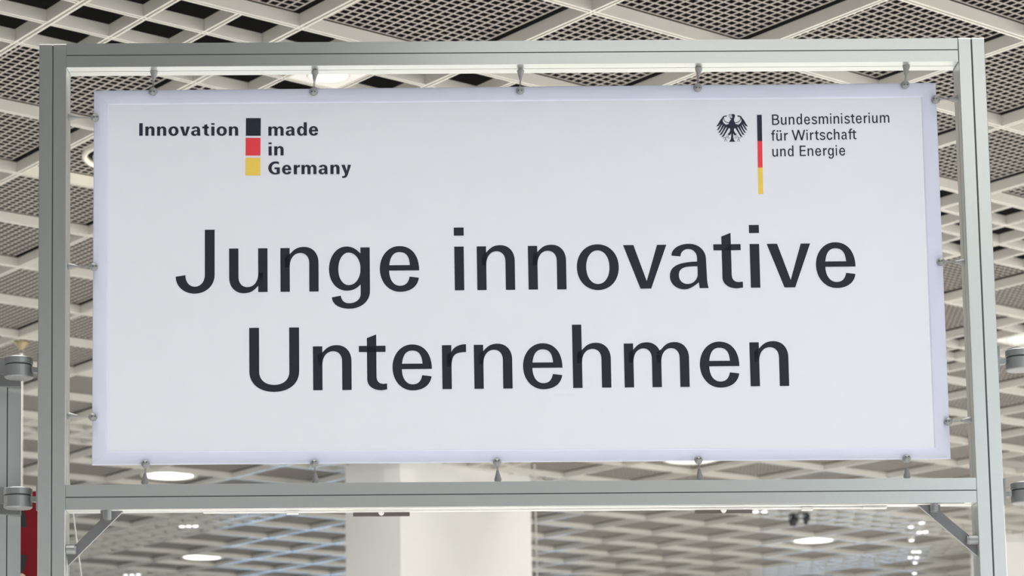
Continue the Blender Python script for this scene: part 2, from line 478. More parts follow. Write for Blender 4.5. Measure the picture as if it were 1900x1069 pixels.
def rect(x0, y0, x1, y1): return [(x0, y0), (x1, y0), (x1, y1), (x0, y1)]
def stroke(pts, wid):
    n = len(pts); L, R = [], []
    for i, (x, y) in enumerate(pts):
        a = pts[max(i - 1, 0)]; b = pts[min(i + 1, n - 1)]
        dx, dy = b[0] - a[0], b[1] - a[1]; l = math.hypot(dx, dy) or 1
        w = wid(i / (n - 1)) / 2 if callable(wid) else wid / 2
        L.append((x - dy / l * w, y + dx / l * w)); R.append((x + dy / l * w, y - dx / l * w))
    return L + R[::-1]
OV = .024
def arch(x, w, s, t):
    p = Path(x + s * .5, .55).L(x + s * .5, .80, x + s, .857)
    p.C(x + s + .11 * w, .965, x + .44 * w, 1 + OV, x + .62 * w, 1 + OV).H(x + w, .66, .6)
    p.L(x + w, 0, x + w - s, 0, x + w - s, .655).V(x + s + (w - 2 * s) * .55, 1 + OV - t, .6).H(x + s, .57, .6)
    return [p.p]
def bowl(w, s, t, yb_, crot_b):
    r = w - s
    o = Path(r, .863).C(r - .10, .97, .56 * w, 1 + OV, .43 * w, 1 + OV).H(0, .5).V(.43 * w, yb_).C(.56 * w, yb_, r - .10, crot_b - .11, r, crot_b).p
    i = Path(r, .51).V(.48 * w, 1 + OV - t).H(s, .5).V(.48 * w, yb_ + t * .92).H(r, .51).p
    return [o, i[:-1]]
def glyph(c, w, s, t, cap=1.435, asc=1.44):
    if c == 'I': return [[rect(0, 0, w, cap)]]
    if c == 'i': return [[rect(0, 0, s, 1)], [rect(-.005, cap - .185, s + .005, cap)]]
    if c == 'n': return [[rect(0, 0, s, 1)], arch(0, w, s, t)]
    if c == 'h': return [[rect(0, 0, s, asc)], arch(0, w, s, t)]
    if c == 'm':
        p = (w - s) / 2
        return [[rect(0, 0, s, 1)], arch(0, p + s, s, t), arch(p, p + s, s, t)]
    if c in 'uü':
        g = [[[(w - x, 1 - y) for x, y in lp] for lp in pc] for pc in glyph('n', w, s, t)]
        if c == 'ü':
            for x in (.10 * w, w - .10 * w - s * 1.25): g.append([rect(x, cap - .2, x + s * 1.25, cap)])
        return g
    if c == 'r':
        th = t * 1.28
        a = Path(s * .5, .5).L(s * .5, .8, s, .845).C(s + .10 * w, .97, w - .40 * (w - s), 1.02, w, 1.018).L(w, 1.018 - th)
        a.C(w - .62 * (w - s), 1.01 - th, s + .02, .82, s, .55)
        return [[rect(0, 0, s, 1)], [a.p]]
    if c == 'o': return [[ring(0, w, -OV, 1 + OV), ring(s, w - s, -OV + t, 1 + OV - t)]]
    if c == 'e':
        y0, y1 = .525 - t * .44, .525 + t * .44
        o = Path(w, y0).C(w, .80, .82 * w, 1 + OV, .5 * w, 1 + OV).H(0, .5).V(.51 * w, -OV).C(.78 * w, -OV, .96 * w, .10, .99 * w, .295)
        o.L(.99 * w - s * 1.0, .322).C(.99 * w - s * 1.12, .18, .64 * w, -OV + t, .51 * w, -OV + t).H(s, y0, .6)
        i = Path(s + .004, y1).C(s + .03, .80, .36 * w, 1 + OV - t, .5 * w, 1 + OV - t).C(.66 * w, 1 + OV - t, w - s - .01, .80, w - s, y1)
        return [[o.p, i.p]]
    if c == 'a':
        r = w - .042; q = r - s * .95; tt = t * .87; bt = t * .78
        o = Path(.048, .75).V(.52 * w, 1.018).H(r, .668).L(r + .012, .25).C(r + .014, .12, w - .01, .06, w, 0)
        o.L(w - s * .95, 0, w - s * 1.03, .133).C(.60 * w, .03, .50 * w, -OV, .375 * w, -OV).H(0, .274).C(0, .50, .20 * w, .60, q, .61).L(q, .689)
        o.V(.50 * w, 1.018 - tt).H(.048 + s * .97, .73)
        i = Path(q + .004, .61 - bt).C(.45 * w, .61 - bt, s * .97, .50, s * .97, .295).V(.455 * w, -OV + t * .88).H(q + .004, .336)
        return [[o.p, i.p]]
    if c == 't':
        x = .29 * w
        st = Path(x, 1.176).L(x + s, 1.26, x + s, .31).V(x + s + .16, .133, .65).L(w, .14, w, .006).L(x + s + .12, -.012).H(x, .24, .6)
        return [[st.p], [rect(0, 1 - t, .955 * w, 1)]]
    if c == 'v':
        v = s * 1.115
        return [[[(0, 1), (v, 1), (w * .528, .18 * s / .214 * .95 / max(w, .6)), (w - v * .9, 1), (w, 1), (w / 2 + v * .53, 0), (w / 2 - v * .50, 0)]]]
    if c == 'y':
        v = s * 1.1
        p = Path(0, 1).L(v, 1, .56 * w, .36, w - v * .95, 1, w, 1, .64 * w, -.12).C(.57 * w, -.34, .40 * w, -.43, .20 * w, -.43)
        p.L(.06 * w, -.40, .07 * w, -.215, .17 * w, -.225).C(.30 * w, -.225, .36 * w, -.13, .38 * w, -.02)
        return [[p.p]]
    if c == 'g':
        st = Path(w, 1).L(w, .0).V(.50 * w, -.40).C(.24 * w, -.40, .08 * w, -.30, .06, -.137).L(.06 + s * .96, -.10)
        st.C(.075 + s * .96, -.20, .36 * w, -.40 + t * .9, .49 * w, -.40 + t * .9).H(w - s, -.06).L(w - s, 1)
        return [[st.p], bowl(w, s, t, .012, .155)]
    if c == 'd':
        return [[rect(w - s, 0, w, asc)], bowl(w, s, t, -OV, .143)]
    if c == 'J':
        return [[Path(w, cap).L(w, .40).V(.49 * w, -.025).H(0, .367).L(s * .99, .398).V(.49 * w, t * .96).H(w - s, .40).L(w - s, cap).p]]
    if c == 'U':
        return [[Path(w, cap).L(w, .44).V(w / 2, -.028, .6).H(0, .44, .6).L(0, cap, s, cap, s, .43).V(w / 2, t * .94, .6).H(w - s, .43, .6).L(w - s, cap).p]]
    if c == 'G':
        p = Path(.93 * w, cap * .975).C(.82 * w, cap + OV, .70 * w, cap + OV, .62 * w, cap + OV).H(0, cap * .49).V(.62 * w, -OV).C(.78 * w, -OV, .90 * w, .03, w, .075)
        p.L(w, cap * .55, .54 * w, cap * .55, .54 * w, cap * .55 - t, w - s, cap * .55 - t, w - s, t * .95).C(.70 * w, t * .75, .66 * w, t * .8, .64 * w, t * .8)
        p.H(s * 1.1, cap * .49).V(.66 * w, cap - t).C(.76 * w, cap - t, .85 * w, cap - t * 1.15, .93 * w, cap - t * 1.5)
        return [[p.p]]
    if c == 'B':
        C_ = cap; k = C_ * .535
        u = Path(0, C_).L(.52 * w, C_).H(.93 * w, C_ * .77).V(.56 * w, k - t * .3).L(0, k - t * .3)
        ui = Path(s, C_ - t).L(.50 * w, C_ - t).H(.93 * w - s, C_ * .77).V(.52 * w, k + t * .5).L(s, k + t * .5)
        l = Path(0, k + t * .3).L(.56 * w, k + t * .3).H(w, C_ * .28).V(.54 * w, 0).L(0, 0)
        li = Path(s, k - t * .5).L(.54 * w, k - t * .5).H(w - s, C_ * .28).V(.52 * w, t).L(s, t)
        return [[u.p, ui.p], [l.p, li.p]]
    if c == 'E':
        return [[rect(0, 0, s, cap)], [rect(0, 0, w, t)], [rect(0, cap * .5 - t * .3, w * .95, cap * .5 + t * .7)], [rect(0, cap - t, w, cap)]]
    if c == 'W':
        v = s * 1.05; x1, x2 = .275 * w, .725 * w
        bars = []
        for a, b in (((0, cap), (x1 - v / 2, 0)), ((w / 2 - v / 2, cap), (x1 - v / 2, 0)), ((w / 2 - v / 2, cap), (x2 - v / 2, 0)), ((w - v, cap), (x2 - v / 2, 0))):
            bars.append([[(a[0], a[1]), (a[0] + v, a[1]), (b[0] + v, b[1]), (b[0], b[1])]])
        return bars
    if c == 's':
        h = t / 2
        p = Path(w - s * .55, .755).V(.5 * w, 1 + OV - h, .6).H(s * .55, .755, .6).C(s * .55, .60, .30 * w, .565, .5 * w, .51, 10).C(.74 * w, .445, w - s * .5, .42, w - s * .5, .255, 10).V(.5 * w, -OV + h, .6).H(s * .45, .25, .6)
        return [[stroke(p.p, lambda f: s * .92 + (t - s * .92) * abs(math.sin(3 * math.pi * f)) * .6)]]
    if c == 'c':
        h = s / 2
        p = Path(w - h, .70).V(.52 * w, 1 + OV - t / 2, .6).H(h, .5).V(.52 * w, -OV + t / 2).H(w - h, .30, .6)
        return [[stroke(p.p, lambda f: s + (t - s) * abs(math.sin(4 * math.pi * f)) * .5)]]
    if c == 'f':
        x = .30 * w
        p = Path(x, 0).L(x, 1.13).V(x + s * 1.9, asc + .01, .6).L(w, asc, w, asc - t).L(x + s * 1.9, asc - t * .98).H(x + s, 1.12, .6).L(x + s, 0)
        return [[p.p], [rect(0, 1 - t * .95, .92 * w, 1)]]
    raise ValueError(c)

def lean(x): return -0.0058 + (x - 172) / 1578 * 0.0459
PRINT_OFF = BOFF - 0.0006
def piece_mesh(V, F, loops):
    tris = tessellate_polygon([[Vector((x, y, 0)) for x, y in lp] for lp in loops])
    flat = [p for lp in loops for p in lp]
    o = len(V); V += [fp(x, y, PRINT_OFF) for x, y in flat]
    for t in tris:
        a, b, c = (V[o + i] for i in t)
        n = (b - a).cross(c - a)
        F.append(tuple(o + i for i in (t if n.dot(FN) < 0 else t[::-1])))
def text_part(name, letters, base, xh, sw, th, m, cap=1.435, asc=1.44, label=None):
    """letters: (char, left px, right px, reference height for that left/right); base: (x0,y0,x1,y1) baseline in the photo's frame"""
    V, F = [], []
    x0, y0, x1, y1 = base; sl = (y1 - y0) / (x1 - x0)
    for c, l, r, ref in letters:
        ln = lean((l + r) / 2)
        lb = l + ln * ref * xh                    # left edge carried down to the baseline
        w = (r - l) / xh
        s = sw * 1.05 if c in 'JU' else (w if c in 'Ii' else sw)
        for pc in glyph(c, w, s, th, cap, asc):
            loops = [[(lb + gx * xh - ln * gy * xh, y0 + sl * (lb + gx * xh - x0) - gy * xh) for gx, gy in lp] for lp in pc]
            piece_mesh(V, F, loops)
    o = link(name, flat_mesh(name, V, F), m, banner)
    if label: o['label'] = label
    return o
T = lambda fr, sc, seq: [(c, fr + a / sc, fr + b / sc, h) for c, a, b, h in seq]
K = 5.9375
L1 = (497, 541.8, 1401, 533.9); L2 = (590, 724.3, 1427, 716.6)
text_part('lettering_line', T(310, K, [('J', 95, 524, .7), ('u', 684, 1107, .3), ('n', 1250, 1670, 0)]) + T(600, K, [('g', 62, 512, .5), ('e', 622, 1056, .5)]),
          L1, 81.1, .2135, .139, 'ink', label='large black word Junge')
text_part('lettering_line', T(830, K, [('i', 83, 187, 0), ('n', 331, 748, 0), ('n', 896, 1314, 0), ('o', 1427, 1889, .5)]) +
          T(1060, K, [('v', 570, 1047, 1), ('a', 1087, 1510, .2)]) + T(1290, K, [('t', 205, 520, .5), ('i', 613, 718, 0), ('v', 787, 1265, 1), ('e', 1330, 1766, .5)]),
          L1, 81.1, .2135, .139, 'ink', label='large black word innovative')
text_part('lettering_line', T(440, K, [('U', 134, 683, .8), ('n', 838, 1262, 0), ('t', 1342, 1650, .6)]) + T(720, K, [('e', 49, 483, .5), ('r', 600, 866, 0), ('n', 952, 1373, 0)]) +
          T(960, K, [('e', 62, 497, .5), ('h', 615, 1036, 0), ('m', 1183, 1899, 0)]) + T(1200, K, [('e', 585, 1021, .5), ('n', 1145, 1570, 0)]),
          L2, 81.5, .2135, .139, 'ink', label='large black word Unternehmen')
K2 = 8.225
text_part('lettering_line', T(250, K2, [('I', 68, 122, 0), ('n', 161, 302, 0), ('n', 340, 481, 0), ('o', 514, 670, .5), ('v', 690, 843, 1), ('a', 860, 1003, .2), ('t', 1030, 1135, .6), ('i', 1168, 1217, 0), ('o', 1248, 1406, .5), ('n', 1437, 1579, 0)]),
          (258, 251.9, 443, 251.8), 17.0, .345, .205, 'ink_soft', 1.37, 1.45, 'bold dark word Innovation')
text_part('lettering_line', T(460, K2, [('m', 312, 545, 0), ('a', 575, 716, .2), ('d', 748, 900, .5), ('e', 930, 1072, .5)]),
          (498, 251.9, 591, 251.4), 17.0, .345, .205, 'ink_soft', 1.42, 1.45, 'bold dark word made')
text_part('lettering_line', T(460, K2, [('i', 315, 363, 0), ('n', 402, 545, 0)]), (498, 288.6, 527, 288.5), 17.0, .345, .205, 'ink_soft', 1.42, 1.45, 'bold dark word in')
text_part('lettering_line', T(460, K2, [('G', 310, 487, .5), ('e', 520, 663, .5), ('r', 700, 795, 0), ('m', 817, 1047, 0), ('a', 1078, 1219, .2), ('n', 1259, 1399, 0), ('y', 1425, 1575, 1)]),
          (498, 323.6, 650, 323.0), 17.2, .345, .205, 'ink_soft', 1.37, 1.45, 'bold dark word Germany')
K3 = 10.69
text_part('lettering_line', T(1420, K3, [('B', 137, 280, 0), ('u', 312, 424, 0), ('n', 466, 579, 0), ('d', 617, 730, .5), ('e', 769, 886, .5), ('s', 920, 1028, .5), ('m', 1062, 1248, 0)]) +
          T(1540, K3, [('i', 6, 31, 0), ('n', 73, 186, 0), ('i', 223, 248, 0), ('s', 286, 395, .5), ('t', 410, 492, .5), ('e', 512, 630, .5), ('r', 673, 743, 0), ('i', 769, 794, 0), ('u', 839, 947, 0), ('m', 992, 1180, 0)]),
          (1437, 231.8, 1641, 227.9), 14.1, .185, .160, 'ink_soft', 1.37, 1.42, 'thin dark word Bundesministerium')
text_part('lettering_line', T(1420, K3, [('f', 115, 197, .5), ('ü', 220, 331, 0), ('r', 377, 451, 0), ('W', 523, 793, 1), ('i', 820, 845, 0), ('r', 890, 961, 0), ('t', 980, 1062, .5), ('s', 1079, 1191, .5), ('c', 1216, 1330, .5)]) +
          T(1540, K3, [('h', 80, 192, 0), ('a', 228, 336, .2), ('f', 362, 442, .5), ('t', 438, 527, .5)]),
          (1434, 261.3, 1588, 258.4), 14.1, .185, .160, 'ink_soft', 1.37, 1.42, 'thin dark words für Wirtschaft')
text_part('lettering_line', T(1420, K3, [('u', 142, 254, 0), ('n', 298, 407, 0), ('d', 446, 561, .5), ('E', 686, 806, 0), ('n', 841, 955, 0), ('e', 990, 1108, .5), ('r', 1150, 1222, 0), ('g', 1242, 1358, .5)]) +
          T(1540, K3, [('i', 117, 142, 0), ('e', 183, 301, .5)]),
          (1434, 290.5, 1568, 288.4), 14.1, .185, .160, 'ink_soft', 1.37, 1.42, 'thin dark words und Energie')

def print_shape(name, loops_list, m, label=None):
    V, F = [], []
    for loops in loops_list: piece_mesh(V, F, loops)
    o = link(name, flat_mesh(name, V, F), m, banner)
    if label: o['label'] = label
    return o
zf = lambda x, y: (240 + x / 4.275, 190 + y / 4.275)
def quad(f, x0, y0, x1, y1, dx=0): return [f(x0, y0), f(x1, y0), f(x1 + dx, y1), f(x0 + dx, y1)]
print_shape('flag_square', [[quad(zf, 925, 125, 1043, 265, -1)]], 'ink_black', 'black square of the left logo')
print_shape('flag_square', [[quad(zf, 923, 282, 1041, 422, -1)]], 'red', 'red square of the left logo')
print_shape('flag_square', [[quad(zf, 922, 440, 1040, 580, -1)]], 'gold', 'gold square of the left logo')
zm = lambda x, y: (1310 + x / 5, 190 + y / 5)
print_shape('flag_bar', [[[zm(473, 116), zm(517, 115), zm(521, 358), zm(477, 359)]]], 'ink_soft', 'black part of the right logo bar')
print_shape('flag_bar', [[[zm(477, 360), zm(521, 359), zm(525, 604), zm(481, 605)]]], 'red', 'red part of the right logo bar')
print_shape('flag_bar', [[[zm(481, 605), zm(526, 604), zm(531, 849), zm(486, 850)]]], 'gold', 'gold part of the right logo bar')

# eagle emblem, drawn in the proportions seen on the banner
ze = lambda p: (1315 + p[0] / 11.875, 195 + p[1] / 11.875)
E_ = []
body = [(497, 205), (530, 196), (566, 205), (580, 228), (575, 262), (562, 300), (556, 335), (566, 360), (582, 385), (590, 420), (640, 425), (610, 470),
        (570, 490), (556, 530), (560, 570), (580, 610), (628, 652), (602, 648), (590, 676), (572, 655), (560, 672), (548, 632), (537, 632), (540, 700), (552, 760), (588, 812),
        (560, 806), (540, 815), (528, 800), (516, 826), (502, 800), (490, 815), (472, 806), (445, 816), (482, 760), (494, 700), (497, 632), (484, 634), (468, 676), (452, 655), (440, 672), (428, 648), (402, 655),
        (450, 608), (470, 570), (472, 530), (460, 492), (420, 470), (390, 428), (440, 420), (441, 395), (456, 366), (480, 330), (500, 310), (478, 302), (462, 285), (478, 268), (500, 290), (520, 268), (512, 240)]
E_.append([body])
E_.append([stroke([(440, 214), (452, 206), (470, 204), (497, 206)], 6)])
E_.append([stroke([(436, 216), (448, 226), (460, 236), (448, 246), (456, 262)], 7)])
E_.append([stroke([(470, 222), (490, 228), (500, 242), (486, 252), (470, 250)], 7)])
def mirror(pts): return [(1031 - x, y) for x, y in pts]
wing = [(404, 240), (398, 250), (356, 260), (338, 262), (322, 290), (312, 320), (308, 350), (330, 395), (370, 425), (410, 445), (470, 445), (475, 520),
        (440, 500), (395, 488), (350, 466), (310, 440), (276, 405), (262, 386), (282, 336), (262, 330), (318, 245), (356, 234), (396, 228)]
arc = stroke(Path(334, 268).C(318, 300, 340, 350, 380, 372, 10).C(405, 386, 430, 388, 452, 388, 8).p, 14)
feathers = [
    [(276, 300), (300, 372), (262, 410), (215, 462), (160, 474), (176, 460), (216, 400), (246, 345)],
    [(276, 392), (300, 425), (262, 480), (218, 545), (172, 558), (190, 540), (226, 475), (256, 425)],
    [(312, 420), (342, 462), (300, 525), (250, 605), (200, 615), (218, 600), (262, 530), (292, 460)],
    [(352, 450), (386, 486), (340, 560), (285, 652), (228, 666), (248, 650), (300, 570), (332, 500)],
    [(405, 470), (450, 500), (400, 580), (330, 695), (272, 708), (292, 692), (350, 600), (388, 520)]]
for side in (lambda p: p, mirror):
    E_.append([side(wing)]); E_.append([side(arc)])
    for f in feathers: E_.append([side(f)])
    for a in ([(412, 664), (385, 710), (362, 760), (345, 802)], [(385, 710), (345, 722), (318, 716), (318, 740)], [(372, 740), (392, 770), (402, 800)], [(440, 672), (415, 712), (440, 738), (458, 716), (436, 704)]):
        E_.append([side(stroke(a, 8))])
print_shape('eagle_emblem', [[[ze(p) for p in lp] for lp in pc] for pc in E_], 'ink_soft', 'small dark eagle emblem')

# ================================================================== BANNER HOOKS
def hook(fx, fy, bx, by, label):
    """cone foot in the frame slot at (fx,fy), ball on the banner edge at (bx,by)"""
    A = fp(fx, fy, BOFF); B = fp(bx, by, BOFF - 0.010)
    d = (B - A); L = d.length; ax = d.normalized()
    t = empty('banner_hook', A)
    link('cone_foot', mesh_of('cone_foot', *lathe([(.0062, -.004), (.0108, 0), (.0108, .004), (.0090, .010), (.0045, .027), (.0036, .030)], A, ax, 18)), 'hook', t, True)
    o = FN.cross(ax).normalized() * 0.0016
    for s in (-1, 1):
        link('elastic_cord', mesh_of('elastic_cord', *tube(A + ax * .026 + o * s, B - ax * .008 + o * s, .0011, 8)), 'cable' if False else 'hook', t)
    R = .0128; prof = [(R * math.sin(math.pi * k / 12), -R * math.cos(math.pi * k / 12)) for k in range(13)]
    b = link('ball', mesh_of('ball', *lathe(prof, B, ax, 18, False)), 'hook', t, True)
    for s in (-1, 1):
        C = B - FN * R * .80 + FU * s * .0045 + ax * .004
        link('cord_hole', mesh_of('cord_hole', *lathe([(.0018, 0), (.0018, .003)], C, -FN, 10)), 'groove', b)
    tag(t, label, 'hook', 'ball hooks stretching the banner')
ordn = ['leftmost', 'second from the left', 'middle', 'second from the right', 'rightmost']
top = [((285.5, 133), (284, 170)), ((584.5, 133), (582, 170)), ((966, 131), (965, 168)), ((1296.5, 127), (1294.5, 163)), ((1681.5, 123), (1679.5, 157))]
for (f, b), n in zip(top, ordn): hook(*f, *b, 'grey ball hook on the banner top edge, %s of five' % n)
bot = [((268.5, 897), (270, 861)), ((585.5, 895), (583.5, 860)), ((924, 892), (922.5, 858)), ((1298.5, 889), (1296, 854)), ((1683, 886), (1682, 851))]
for (f, b), n in zip(bot, ordn): hook(*f, *b, 'grey ball hook on the banner bottom edge, %s of five' % n)
ordv = ['uppermost', 'middle', 'lowest']
lef = [((127.5, 217.5), (176, 219)), ((127, 494.5), (174, 495.5)), ((126, 771.5), (172.5, 774))]
for (f, b), n in zip(lef, ordv): hook(*f, *b, 'grey ball hook on the banner left edge, %s of three' % n)
rig = [((1777, 182.5), (1736, 185)), ((1789, 486.5), (1746, 486)), ((1801, 779.5), (1759, 782.5))]
for (f, b), n in zip(rig, ordv): hook(*f, *b, 'grey ball hook on the banner right edge, %s of three' % n)

# ================================================================== HINGE CONNECTORS and side panel
def connector(xc, yt, ybm, px_, pyt, pyb, side, label, arm_y):
    AX = 0.052
    A = fp(xc, ybm, AX); B = fp(xc, yt, AX)
    up = FV; h = (B - A).dot(up); R = 0.0415
    t = empty('hinge_connector', A)
    link('lower_drum', mesh_of('lower_drum', *lathe([(R - .003, 0), (R, .003), (R, h * .58), (R - .002, h * .60)], A, up, 40)), 'steel', t)
    link('slot_ring', mesh_of('slot_ring', *lathe([(R - .003, h * .60), (R - .003, h * .66)], A, up, 40)), 'groove', t)
    link('upper_drum', mesh_of('upper_drum', *lathe([(R - .002, h * .66), (R, h * .68), (R, h - .003), (R - .003, h)], A, up, 40)), 'steel', t)
    # flange plate on the frame post and the arm between
    P0, P1 = fp(px_, pyt, .002), fp(px_, pyb, .002)
    link('flange', mesh_of('flange', *extrude([(-.003, 0), (.003, 0), (.003, .05), (-.003, .05)], P1, P0, FU, FN)), 'steel', t)
    C0 = fp(xc, arm_y, .044); C1 = P0 + (P1 - P0) * ((arm_y - pyt) / (pyb - pyt)); C1 = C1 + FN * .042
    link('arm', mesh_of('arm', *extrude([(-.0075, -.015), (.0075, -.015), (.0075, .015), (-.0075, .015)], C0 + (C1 - C0) * .62, C1, FV, FN)), 'steel', t)
    tag(t, label, 'connector', 'round hinge connectors on the frame posts')
    return t
connector(34.7, 664, 702.5, 70.8, 655, 706, 1, 'round grey hinge connector on the left post, upper one', 683.5)
connector(33.2, 906.5, 944, 68.7, 897, 947, 1, 'round grey hinge connector on the left post, lower one', 924)
connector(1892.5, 650, 688, 1853.7, 641, 691.5, -1, 'round grey hinge connector on the right post, upper one', 668)
connector(1902.5, 896, 935, 1864.6, 888, 937, -1, 'round grey hinge connector on the right post, lower one', 915)

side = empty('side_panel', to_floor(fp(14, 705, .13), fp(13, 1069, .13)))
tag(side, 'lower silver side panel hinged to the left post, at the left edge', 'panel')
A = fp(14.0, 706, .115); B = to_floor(A, fp(12.2, 1069, .115)); ax = (A - B).normalized()
rot = Matrix.Rotation(math.radians(10.2), 3, 'Z')
X = (rot @ FU); X = (X - ax * X.dot(ax)).normalized(); Yd = rot @ FN
po = link('post', mesh_of('post', *extrude(grooved(PW, PD), B, A, X, Yd)), 'alu', side)
sl = [(-0.0022, 0.0035), (0.0022, 0.0035), (0.0022, 0.0069), (-0.0022, 0.0069)]
link('slot_inlay', mesh_of('slot_inlay', *extrude(sl, B, A, X, Yd)), 'groove', po)  # dark strip painted in for the shade of this slot
link('infill_board', mesh_of('infill_board', *extrude([(-1.0, .03), (-.04, .03), (-.04, .05), (-1.0, .05)], B + ax * .05, A - ax * .02, X, Yd)), 'plaster', side)
for (y0, y1) in ((691, 717.5), (931, 955.5)):
    link('hinge_plate', mesh_of('hinge_plate', *prism_px([(-14, y0), (36.5, y0), (37.5, y1), (-14, y1 - 2)], .096, .018)), 'brace', side)
    link('hinge_arm', mesh_of('hinge_arm', *prism_px([(-14, y0 - 27), (8, y0 - 27), (8, y0 + 2), (-14, y0 + 2)], .07, .026)), 'steel', side)

# ================================================================== BACKGROUND THINGS
# red banner beyond the left post
rb = empty('red_banner', Vector((at_depth(85, 1069, 9.0).x, 9.0, 0)))
P = [at_depth(22, 918, 9.0), at_depth(108, 905, 9.05)]
P = [P[0], P[1], Vector((P[1].x, P[1].y, 0.06)), Vector((P[0].x, P[0].y, 0.06))]
link('sheet', mesh_of('sheet', *box8(P + [p + Vector((0, .004, 0)) for p in P])), 'redcloth', rb)
bb = Vector((P[3].x - .02, 8.93, 0))
link('base', mesh_of('base', *abox(P[3].x - .02, P[2].x + .02, 8.92, 9.13, 0, .06)), 'steel', rb)
def red_print(pts, m, name):
    q = [at_depth(x, y, 8.985) for x, y in pts]
    link(name, flat_mesh(name, q, [tuple(range(len(q)))[::-1]]), m, rb)
red_print(stroke(Path(32, 946).C(44, 950, 44, 970, 45, 979, 10).p, 10.5), 'black', 'printed_arc')
red_print(stroke(Path(44, 1030).C(44, 1050, 40, 1060, 28, 1068, 10).p, 10.5), 'black', 'printed_arc')
red_print(ring(28, 50, 1064, 1092), 'skin', 'printed_patch')
tag(rb, 'deep red banner with black curved print, standing beyond the left post', 'banner')

# suspension pole at the left
pt = at_height(40.0, 634, CEIL_Z)
pole = empty('suspension_pole', pt)
link('tube', mesh_of('tube', *tube(pt, Vector((pt.x + .02, pt.y, 1.9)), .0125, 14)), 'cable', pole, True)
link('bracket', mesh_of('bracket', *lathe([(.05, 0), (.05, -.012), (.02, -.05), (.014, -.06)], pt, EZ, 16)), 'brass', pole, True)
for s in (-1, 1):
    link('clamp_arm', mesh_of('clamp_arm', *tube(pt + EA * .0 - EZ * .03, pt + EA * .055 * s - EZ * .012, .008)), 'brass', pole)
tag(pole, 'pale pole hanging from the ceiling behind the upper left hinge connector', 'pole')
# cables
c0 = at_height(991, 845, CEIL_Z); c0.z = CEIL_Z
ptop = at_depth(991.5, 848, c0.y); pbot = at_depth(996.6, 1069, c0.y)
cb = empty('hanging_cable', pbot)
pend = pbot + (pbot - ptop).normalized() * 1.5
link('cord', mesh_of('cord', *tube(ptop, pend, .0062, 8)), 'cable', cb)
link('ferrule', mesh_of('ferrule', *tube(ptop - EZ * .06, ptop, .012, 10)), 'black', cb)
tag(cb, 'thin pale cable hanging straight down beside the white column', 'cable')
q0 = at_depth(127.5, 890, 7.6); q1 = at_depth(151.5, 1072, 7.6)
cb = empty('slanted_cable', q1)
link('cord', mesh_of('cord', *tube(q0 + (q0 - q1) * 2.0, q1 + (q1 - q0) * 1.5, .0028, 8)), 'cable', cb)
link('ferrule', mesh_of('ferrule', *tube(q0 + (q0 - q1) * 2.0, q0 + (q0 - q1) * 1.9, .006, 8)), 'steel', cb)
tag(cb, 'thin slanting grey cable behind the left corner brace', 'cable')

